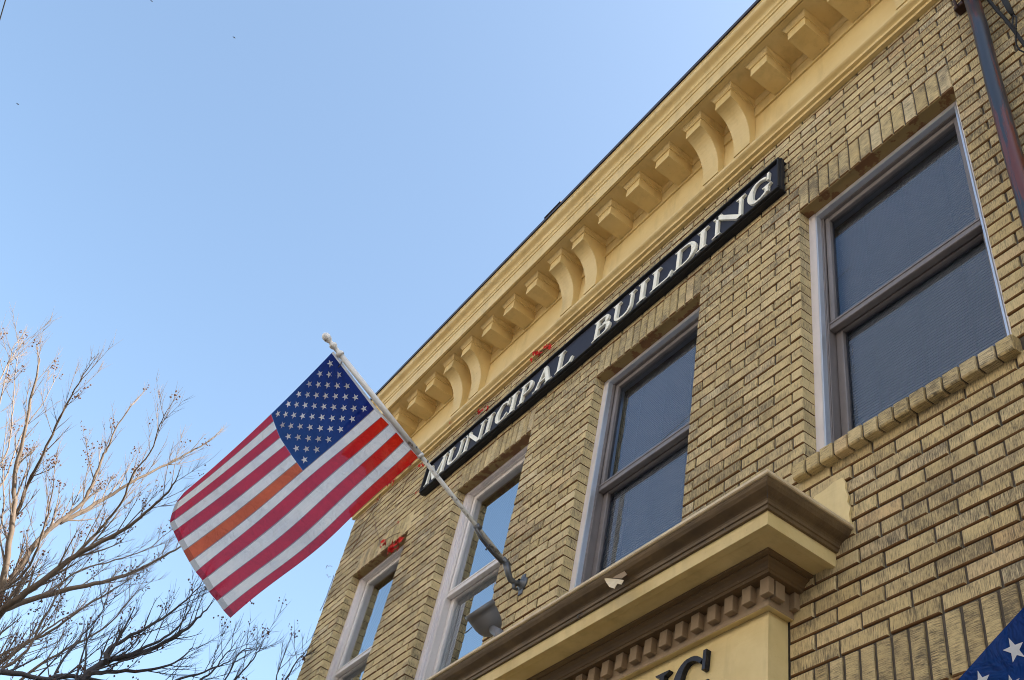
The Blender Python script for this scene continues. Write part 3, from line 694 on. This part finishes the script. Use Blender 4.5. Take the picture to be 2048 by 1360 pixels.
def flagpt(u, v):
    a, c, f = tab(HO, v), tab(CA, v), tab(FL, v)
    L0 = (u - .4) * (u - 1) / .4; L1 = u * (u - 1) / (.4 * -.6); L2 = u * (u - .4) / .6
    px = a[0] * L0 + c[0] * L1 + f[0] * L2; py = a[1] * L0 + c[1] * L1 + f[1] * L2
    wv = FA * min(1, u * 2.2) * (3.0 * math.sin(u * 9 + v * 3) * (v ** 2)); px += wv * .7; py += wv
    s0 = HS[0] * (1 - v) + HS[2] * v; s1 = FS[0] * (1 - v) + FS[1] * v
    s_ = s0 + (s1 - s0) * u + .06 * math.sin(math.pi * u) * (1 - v * .5)
    s_ += FA * .022 * math.sin(u * 13 + v * 5) * min(1, u * 3) * (.4 + .6 * v) + FA * .010 * math.sin(u * 31 + v * 9) * min(1, u * 4)
    cr = max(0, .28 - v) / .28 * max(0, u - .35) / .65; s_ += .22 * cr * cr * 1.0
    fo = math.exp(-((v - .0) / .5) ** 2) * math.exp(-((u) / .5) ** 2); th_ = math.atan2(v * .77 + .02, u * 1.3 + .02); s_ += .012 * fo * math.sin(th_ * 22) * min(1, (u + v) * 5)
    return CR + ray(px, py) * s_
PBASE = PB
def make_flag(name, label, xf, parts=True):
    o = xf(flagpt(0, 0)); e_ = empty(name, (o.x, o.y, o.z + H), label, 'flag', 'national flags on the wall poles')
    def grid(nm, u0, u1, v0, v1, nu, nv, mat, off=0.):
        m_ = MB(); P = [[xf(flagpt(u0 + (u1 - u0) * i / nu, v0 + (v1 - v0) * j / nv)) for i in range(nu + 1)] for j in range(nv + 1)]
        b0 = len(m_.v)
        for j in range(nv + 1):
            for i in range(nu + 1): m_.v.append(tuple(P[j][i]))
        W = nu + 1
        for j in range(nv):
            for i in range(nu):
                m_.f.append((b0 + j * W + i, b0 + j * W + i + 1, b0 + (j + 1) * W + i + 1, b0 + (j + 1) * W + i))
                for jj, ii in ((j, i), (j, i + 1), (j + 1, i + 1), (j + 1, i)): m_.uv.append((u0 + (u1 - u0) * ii / nu, 13 * (v0 + (v1 - v0) * jj / nv) + .0005))
                m_.r.append(.5); m_.mi.append(0); m_.sm.append(True)
        return m_.build(nm, mat, e_)
    for k_ in range(13):
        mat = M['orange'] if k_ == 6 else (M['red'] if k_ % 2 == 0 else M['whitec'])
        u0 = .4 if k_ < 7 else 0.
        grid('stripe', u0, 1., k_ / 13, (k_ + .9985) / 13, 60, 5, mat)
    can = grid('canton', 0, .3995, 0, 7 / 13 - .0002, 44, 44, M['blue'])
    for r in range(9):
        for c in range(6 if r % 2 == 0 else 5):
            cu = .4 * ((2 * c + 1 + (r % 2)) / 12.); cv = (7 / 13) * ((r + 1) / 10.); R_ = .0265
            pts = []
            for k_ in range(10):
                a_ = math.pi / 2 + k_ * math.pi / 5 + math.pi * .5; rad = R_ if k_ % 2 == 0 else R_ * .40
                pts.append((cu + rad * math.cos(a_) / 1.62, cv + rad * math.sin(a_) / 1.0))
            def lift(u, v):
                p = flagpt(u, v); return xf(p + (CR - p).normalized() * .0022)
            st = MB(); cen = lift(cu, cv); q = [lift(*p) for p in pts]
            for k_ in range(10): st.face([cen, q[k_], q[(k_ + 1) % 10]], [(.5, .5)] * 3)
            st.build('star', M['star'], can)
    m_ = MB()                                                        # white heading band along the pole
    for j in range(20):
        a_, b_ = j / 20, (j + 1) / 20; P = []
        for v, du in ((a_, 0), (b_, 0), (b_, 1), (a_, 1)):
            p = flagpt(0, v); pole_p = PBASE + PD * (p - PBASE).dot(PD); d_ = (pole_p - p); P.append(xf(p + (d_.normalized() * min(.016, d_.length) if du and d_.length > 1e-4 else Vector())))
        m_.face(P, [(.5, .5)] * 4)
    m_.build('heading', M['star'], e_)
    return e_
make_flag('flag', 'large striped flag with one orange stripe hanging from the white pole against the sky', lambda p: p)
FA = 0.
tgt = CR + ray(1912, 1364) * 1.92; f0 = flagpt(.4, 0); SC = .9
def xf2(p): return (p - f0) * SC + tgt
PB2 = xf2(PB); t0 = -PB2.y / PD.y
make_flag('flag', 'dark blue flag corner with a few large stars at the lower right edge', xf2)
tt0 = max(0., t0)
e2 = empty('flagpole', (PB2.x, 0, (PB2 + PD * tt0).z + H), 'second white flagpole on the brick wall holding the blue cornered flag at lower right', 'flagpole')
m_ = MB(); m_.tube([PB2 + PD * tt0, xf2(PT)], .017, 12); m_.build('pole', M['white'], e2)
m_ = MB(); m_.lathe(PB2 + PD * tt0, (0, -1, 0), [(-.01, .001), (-.01, .04), (.012, .04), (.02, .026), (.08, .024)], 16); m_.build('bracket', M['castgrey'], e2)

# ------------------------------------------------------------------ flood lamp on the ledge
lb = relp(997, 1283, -.40); lb.z = 2.53
lc = relp(978, 1249, -.35); axis = (ray(955, 1215) - ray(984, 1262)).normalized() ; axis.normalize()
fl = empty('floodlight', (lb.x, lb.y, 2.53 + H), 'round dark grey floodlight standing on the shopfront ledge, tilted up at the flag', 'floodlight')
m_ = MB(); o = lc - axis * .035
m_.lathe(o, axis, [(-.02, .002), (-.02, .028), (-.015, .038), (.000, .055), (.018, .066), (.045, .074), (.08, .078), (.104, .079), (.105, .085), (.130, .087), (.131, .081), (.12, .078)], 32); m_.build('lamp_shell', M['lampgrey'], fl)
m_ = MB(); m_.lathe(o, axis, [(.116, .0), (.116, .078)], 32); m_.build('lens', M['glassd'], fl)
m_ = MB(); m_.tube([lb + Vector((0, 0, -.01)), lb + Vector((0, 0, .03)), o + axis * .012], [.026, .026, .021], 14); m_.build('stem', M['lampgrey'], fl)

# ------------------------------------------------------------------ downpipe and cables
dp = empty('downpipe', (-1.135, -.08, 0), 'blue grey rainwater pipe with red rust up the brick wall right of the windows', 'downpipe')
m_ = MB(); m_.tube([(-1.128, -.07, 5.30), (-1.128, -.07, 4.9), (-1.140, -.07, 4.4), (-1.148, -.07, 3.8), (-1.150, -.07, 2.6), (-1.15, -.07, -1.55)], .036, 24); m_.build('pipe', M['pipe'], dp)
m_ = MB(); m_.lathe((-1.128, -.07, 5.27), (0, 0, 1), [(0, .036), (0, .050), (.03, .052), (.035, .046), (.09, .046), (.1, .040)], 20); m_.box(-1.24, -1.05, -.05, .002, 5.30, 5.335, .004); m_.tube([(-1.215, -.055, 5.27), (-1.22, -.06, 5.36)], .008, 8); m_.build('collar', M['rust'], dp)
m_ = MB(); m_.tube([(-1.128, -.07, 5.34), (-1.128, -.07, 5.62), (-1.128, -.22, 5.9), (-1.128, -.30, 6.2)], .040, 18); m_.build('upper_pipe', M['rust'], dp)
m_ = MB(); m_.lathe((-1.15, -.07, 2.55), (0, 0, 1), [(0, .036), (0, .044), (.05, .044), (.05, .036)], 20); m_.box(-1.21, -1.09, -.03, .002, 2.56, 2.59); m_.build('clamp', M['rust'], dp)
cb = empty('wall_cable', (-1.0, -.02, H + 4.5), 'black electric cable drooping down the brick wall beside the rainwater pipe', 'cable')
m_ = MB(); m_.tube([(-1.14, -.03, 5.55), (-1.075, -.03, 5.20), (-1.045, -.035, 5.0), (-1.02, -.04, 4.86), (-.999, -.035, 4.70), (-.975, -.03, 4.50), (-.93, -.03, 4.0), (-.9, -.02, 3.0)], .0085, 8); m_.build('cable', M['cable'], cb)
m_ = MB(); m_.tube([(-1.0, -.02, 5.2), (-.995, -.04, 5.08), (-.993, -.05, 5.0)], .006, 8); m_.tube([(-.996, -.05, 5.06), (-.986, -.05, 4.90), (-.982, -.045, 4.84)], [.014, .013, .009], 10)
m_.tube([(-.982, -.045, 4.84), (-.968, -.05, 4.79), (-.974, -.055, 4.74), (-.990, -.05, 4.70), (-1.004, -.04, 4.66), (-1.016, -.03, 4.62), (-1.01, -.03, 4.56), (-.98, -.03, 4.48)], .004, 6); m_.tube([(-.985, -.04, 4.84), (-.995, -.05, 4.76), (-.985, -.05, 4.70)], .004, 6); m_.build('connector', M['cable'], cb)

# ------------------------------------------------------------------ red creeper
iv = empty('creeper', (-7.4, -.01, 0), 'thin creeper with a few red leaves climbing the brick around the sign and leftmost windows', 'creeper')
m_ = MB()
def vine(px, y=-.012, r=.003):
    P = [relp(a, b_, y) for a, b_ in px]; Q = []
    for p, q in zip(P, P[1:]):
        for k_ in range(3): Q.append(p.lerp(q, k_ / 3) + Vector((rr(-.01, .01), rr(-.004, .004), rr(-.012, .012))))
    Q.append(P[-1]); m_.tube(Q, r, 5)
vine([(700, 1110), (735, 1040), (757, 1000), (770, 965), (800, 935), (830, 915), (900, 850), (960, 812), (990, 800)], -.02)
vine([(745, 1020), (752, 1060), (760, 1085), (800, 1065)]); vine([(640, 1220), (655, 1190), (668, 1150)]); vine([(790, 1010), (830, 985), (860, 960)]); vine([(905, 845), (960, 800), (1040, 735), (1110, 685)], -.02)
vine([(770, 1020), (800, 990), (815, 960), (845, 925)]); vine([(664, 1132), (656, 1130), (652, 1137)], -.02, .002); vine([(660, 1155), (652, 1150)], -.01, .002)
m_.build('stem', M['vine'], iv)
def leaf(mb, c, sz):
    n_ = Vector((rr(-.6, .6), -1, rr(-.5, .5))).normalized(); a_ = n_.cross(Vector((rr(-1, 1), 0, rr(-1, 1)))).normalized(); b_ = n_.cross(a_)
    sh = [(0, -1), (.35, -.55), (.9, -.5), (.6, -.05), (.85, .45), (.4, .35), (.25, .95), (0, .6), (-.3, .95), (-.4, .35), (-.9, .4), (-.6, 0), (-.85, -.55), (-.3, -.5)]
    q = [Vector(c) + (a_ * x + b_ * y) * sz + n_ * (.25 * sz * (abs(x))) for x, y in sh]; cc = Vector(c)
    for i in range(len(q)): mb.face([cc, q[i], q[(i + 1) % len(q)]])
CL = [((770, 1087), 7, 9, .022), ((790, 1090), 9, 10, .03), ((800, 1080), 6, 6, .035), ((782, 1100), 5, 6, .03), ((962, 822), 7, 8, .018), ((975, 816), 5, 7, .016), ((1075, 707), 8, 8, .018), ((1095, 694), 9, 7, .018), ((1060, 720), 4, 5, .014),
      ((845, 930), 3, 6, .014), ((900, 845), 3, 5, .012), ((795, 940), 9, 8, .03), ((815, 930), 6, 6, .026), ((780, 965), 8, 9, .026), ((833, 985), 2, 5, .012), ((798, 1045), 2, 4, .012), ((755, 1000), 3, 5, .015)]
for (px, py), n_, sp, sz in CL:
    m_ = MB()
    for _ in range(n_): leaf(m_, relp(px + rr(-sp, sp), py + rr(-sp, sp) * .6, rr(-.075, -.025)), sz * 1.35 * rr(.6, 1.1))
    m_.build('leaf_cluster', M['leaf'], iv)

# ------------------------------------------------------------------ bare trees
def grow(limb_list, seed, dist, tipdir, mats, name, label, trunk_px, trunk_r, dens, lenk, podk, depth_rng):
    rg = random.Random(seed); R_ = lambda a, b_: a + (b_ - a) * rg.random()
    limbs, tw, pods = MB(), MB(), MB()
    root = at(*trunk_px, dist); gx = empty(name, (root.x, root.y, 0 + -.14), label, 'tree')
    up = Vector(tipdir).normalized()
    def wander(p, d, L, n_, bend, up_k):
        P = [p.copy()]; d = d.normalized()
        for k_ in range(n_):
            d = (d + Vector((R_(-bend, bend), R_(-bend, bend), R_(-bend, bend))) + up * up_k).normalized(); P.append(P[-1] + d * (L / n_))
        return P
    def twig(p, d, L, r, lvl):
        P = wander(p, d, L, 5 if lvl < 2 else 3, .055, .075); n_ = len(P); rad = [r * (1 - .72 * i / (n_ - 1)) for i in range(n_)]
        (tw).tube(P, rad, 5 if r > .006 else 4, cap=False)
        if lvl < 2:
            nb = int(L * dens * (1.0 if lvl == 0 else 1.5) + R_(0, 1.4))
            for k_ in range(nb):
                f = R_(.15, 1.0) * (n_ - 1.001); i = int(f); q = P[i].lerp(P[i + 1], f - i); dd = (P[i + 1] - P[i]).normalized()
                side = dd.cross(Vector((R_(-1, 1), R_(-1, 1), R_(-1, 1)))).normalized()
                twig(q, dd * 1.0 + side * R_(.35, .75) + up * .22, L * R_(.28, .55) * (1 - .3 * f / n_), max(.0016, rad[i] * R_(.45, .7)), lvl + 1)
        if rg.random() < podk:
            c = P[-1 if rg.random() < .5 else n_ // 2]
            for _ in range(rg.randint(4, 12)):
                q = c + Vector((R_(-1, 1), R_(-1, 1), R_(-1, 1))) * .04; s_ = R_(.004, .010)
                pts = [q + Vector(v) * s_ for v in ((1, 0, 0), (-1, 0, 0), (0, 1, 0), (0, -1, 0), (0, 0, 1.3), (0, 0, -1.3))]
                for f_ in ((0, 2, 4), (2, 1, 4), (1, 3, 4), (3, 0, 4), (2, 0, 5), (1, 2, 5), (3, 1, 5), (0, 3, 5)): pods.face([pts[z_] for z_ in f_])
    for pts, r0, r1, dd0, dd1, nb in limb_list:
        n_ = len(pts); P = [at(x, y, dist + dd0 + (dd1 - dd0) * i / (n_ - 1) + R_(-.03, .03)) for i, (x, y) in enumerate(pts)]
        Q = []
        for i in range(n_ - 1):
            for k_ in range(4):
                t_ = k_ / 4; a, b_, c, d = P[max(0, i - 1)], P[i], P[i + 1], P[min(n_ - 1, i + 2)]
                Q.append(.5 * (2 * b_ + (c - a) * t_ + (2 * a - 5 * b_ + 4 * c - d) * t_ * t_ + (3 * b_ - a - 3 * c + d) * t_ ** 3) + Vector((R_(-1, 1), R_(-1, 1), R_(-1, 1))) * .006)
        Q.append(P[-1]); m2 = len(Q); rad = [r0 + (r1 - r0) * (i / (m2 - 1)) ** .8 for i in range(m2)]
        (limbs if r0 > .012 else tw).tube(Q, rad, 8 if r0 > .012 else 5)
        nb = int(nb * 1.6)
        for k_ in range(nb):
            f = (k_ + R_(.2, .9)) / nb * (m2 - 1.01); i = int(f); q = Q[i]; dd = (Q[min(i + 1, m2 - 1)] - Q[i]).normalized()
            side = dd.cross(Vector((R_(-1, 1), R_(-1, 1), R_(-1, 1)))).normalized()
            twig(q, dd + side * R_(.5, 1.1) + up * .35, lenk * R_(.45, 1.15), max(.003, rad[i] * R_(.28, .5)), 0 if rad[i] > .012 else 1)
        twig(Q[-1], (Q[-1] - Q[-2]), lenk * R_(.3, .5), r1, 1)
    base = Vector((root.x - .5, root.y, -.14)); tr = [base, base.lerp(root, .5) + Vector((-.2, 0, 0)), root]
    limbs.tube(tr, [trunk_r * 1.5, trunk_r * 1.1, trunk_r], 12)
    for mb, nm, mt in ((limbs, 'trunk', mats[0]), (tw, 'crown', mats[1]), (pods, 'seed_pods', mats[2])):
        if mb.v: mb.build(nm, mt, gx, 0)
    return gx
L1 = [([(-70, 1330), (-20, 1245), (0, 1195), (15, 1110), (28, 1020), (30, 950), (45, 880), (62, 800), (76, 740), (78, 715)], .038, .005, -.2, .3, 13),
      ([(-70, 1330), (-30, 1270), (0, 1225), (40, 1195), (100, 1150), (150, 1112), (200, 1085), (258, 1052), (300, 1018), (335, 985), (352, 960)], .042, .005, 0, -.5, 15),
      ([(-10, 1225), (60, 1200), (140, 1178), (205, 1164), (262, 1146), (310, 1122), (350, 1100), (400, 1075)], .028, .006, 0, .7, 12),
      ([(0, 1180), (30, 1150), (62, 1100), (95, 1062), (130, 1035), (165, 1005), (188, 960), (205, 915), (218, 890), (235, 850), (268, 805)], .030, .004, 0, .5, 14),
      ([(120, 1045), (170, 1020), (215, 995), (262, 966), (320, 935), (360, 915), (400, 893), (436, 866)], .022, .004, .2, .9, 11),
      ([(20, 1060), (40, 1012), (58, 965), (80, 920), (105, 868), (125, 825), (150, 780), (170, 745)], .020, .004, .2, -.4, 10),
      ([(-20, 1345), (40, 1295), (100, 1262), (160, 1220), (200, 1195), (250, 1165)], .018, .004, .3, .8, 9),
      ([(-20, 1320), (60, 1282), (120, 1240), (155, 1222), (200, 1190)], .014, .003, .6, 1.2, 8),
      ([(150, 1112), (185, 1075), (215, 1040), (245, 1000), (265, 950), (300, 905), (320, 850), (335, 820)], .016, .003, .1, -.3, 10),
      ([(-40, 960), (0, 930), (20, 880), (25, 820), (30, 760), (35, 715)], .010, .003, .4, .8, 8),
      ([(-30, 1010), (10, 960), (30, 900), (55, 850), (90, 800), (110, 760)], .010, .003, .6, 1.2, 7),
      ([(-60, 830), (-10, 775), (20, 720), (40, 690)], .010, .003, .4, .9, 6), ([(-60, 900), (-10, 830), (10, 760), (25, 700), (40, 680)], .010, .003, .9, 1.4, 7)]
L1 += [([(-40, 1370), (10, 1335), (55, 1300), (80, 1250), (110, 1200), (130, 1150), (150, 1090)], .016, .003, -.3, .2, 10), ([(-30, 1200), (20, 1170), (60, 1130), (80, 1080), (100, 1010), (108, 950)], .016, .003, -.3, -.6, 10),
       ([(0, 1400), (60, 1345), (130, 1300), (200, 1262), (240, 1225), (275, 1180)], .016, .003, .2, .6, 10), ([(-20, 1120), (0, 1060), (8, 1000), (5, 930), (12, 860)], .012, .003, .2, .5, 8), ([(60, 1200), (110, 1175), (160, 1140), (230, 1120), (290, 1100), (330, 1070)], .012, .003, .3, .8, 8)]
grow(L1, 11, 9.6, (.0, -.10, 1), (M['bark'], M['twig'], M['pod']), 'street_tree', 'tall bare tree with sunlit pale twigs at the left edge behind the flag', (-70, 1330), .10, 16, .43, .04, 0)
L2 = [([(140, 1400), (180, 1345), (214, 1322), (270, 1312), (330, 1286), (375, 1255), (400, 1232), (421, 1209)], .034, .004, 0, .6, 9),
      ([(213, 1322), (214, 1303), (250, 1278), (300, 1252), (345, 1222), (380, 1192), (402, 1168)], .020, .003, 0, .4, 8),
      ([(214, 1322), (280, 1300), (330, 1275), (360, 1250), (378, 1222), (387, 1204)], .014, .003, .1, .8, 7),
      ([(180, 1345), (215, 1345), (290, 1340), (340, 1330), (370, 1310), (386, 1292)], .018, .003, 0, .9, 7),
      ([(60, 1370), (130, 1352), (200, 1362), (300, 1372), (380, 1352), (430, 1335), (460, 1322)], .020, .004, .2, 1.0, 9),
      ([(0, 1345), (60, 1352), (120, 1365), (180, 1390)], .022, .010, .2, .2, 3),
      ([(360, 1400), (400, 1362), (430, 1338), (450, 1310), (465, 1294)], .012, .003, .6, 1.0, 6),
      ([(440, 1400), (470, 1362), (500, 1325), (518, 1300), (524, 1288)], .010, .003, .8, 1.2, 6),
      ([(430, 1390), (455, 1350), (480, 1305), (500, 1298)], .009, .003, .8, 1.2, 5),
      ([(545, 1395), (555, 1350), (568, 1310)], .007, .003, .8, 1.2, 4), ([(560, 1380), (585, 1335), (605, 1310), (615, 1300)], .008, .003, .8, 1.4, 6),
      ([(90, 1400), (120, 1330), (150, 1290), (165, 1270), (200, 1230), (215, 1190)], .012, .003, .4, 1.0, 8)]
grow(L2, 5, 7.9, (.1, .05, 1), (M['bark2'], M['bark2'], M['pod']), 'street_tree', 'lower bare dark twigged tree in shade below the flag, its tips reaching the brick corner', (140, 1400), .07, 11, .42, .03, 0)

# ------------------------------------------------------------------ birds and overhead wire
for (px, py), d_, lab in (((468, 75), 70, 'tiny bird high in the sky above the flag'), ((35, 208), 70, 'tiny bird in the upper left sky below the wire'), ((303, 2), 80, 'tiny bird at the very top edge of the sky')):
    p = at(px, py, d_); bb = empty('bird', p, lab, 'bird', 'birds in the sky'); q = p - Vector((0, 0, H)); m_ = MB()
    m_.lathe(q - Vector((.05, 0, 0)), (1, .2, .1), [(0, .002), (.02, .014), (.05, .02), (.08, .014), (.10, .01), (.11, .002)], 8); m_.build('body', M['bird'], bb)
    for sg_ in (-1, 1):
        m_ = MB(); slab(m_, [q + Vector((-.02, 0, 0)), q + Vector((.03, 0, 0)), q + Vector((.015, sg_ * .06, .03)), q + Vector((-.03, sg_ * .11, .02)), q + Vector((-.03, sg_ * .06, .03))], (0, 0, 1), .006); m_.build('wing', M['bird'], bb)
wr = MB(); wr.tube([at(-400, 1500, 25) - Vector((0, 0, H)), at(-5, 55, 22) - Vector((0, 0, H)), at(14, -10, 22) - Vector((0, 0, H)), at(200, -600, 22) - Vector((0, 0, H))], .012, 6)
tag(wr.build('overhead_wire', M['cable']), 'thin dark overhead wire crossing the top left corner of the sky', 'wire')

for o in bpy.data.objects:
    if '_o' in o.keys(): del o['_o']
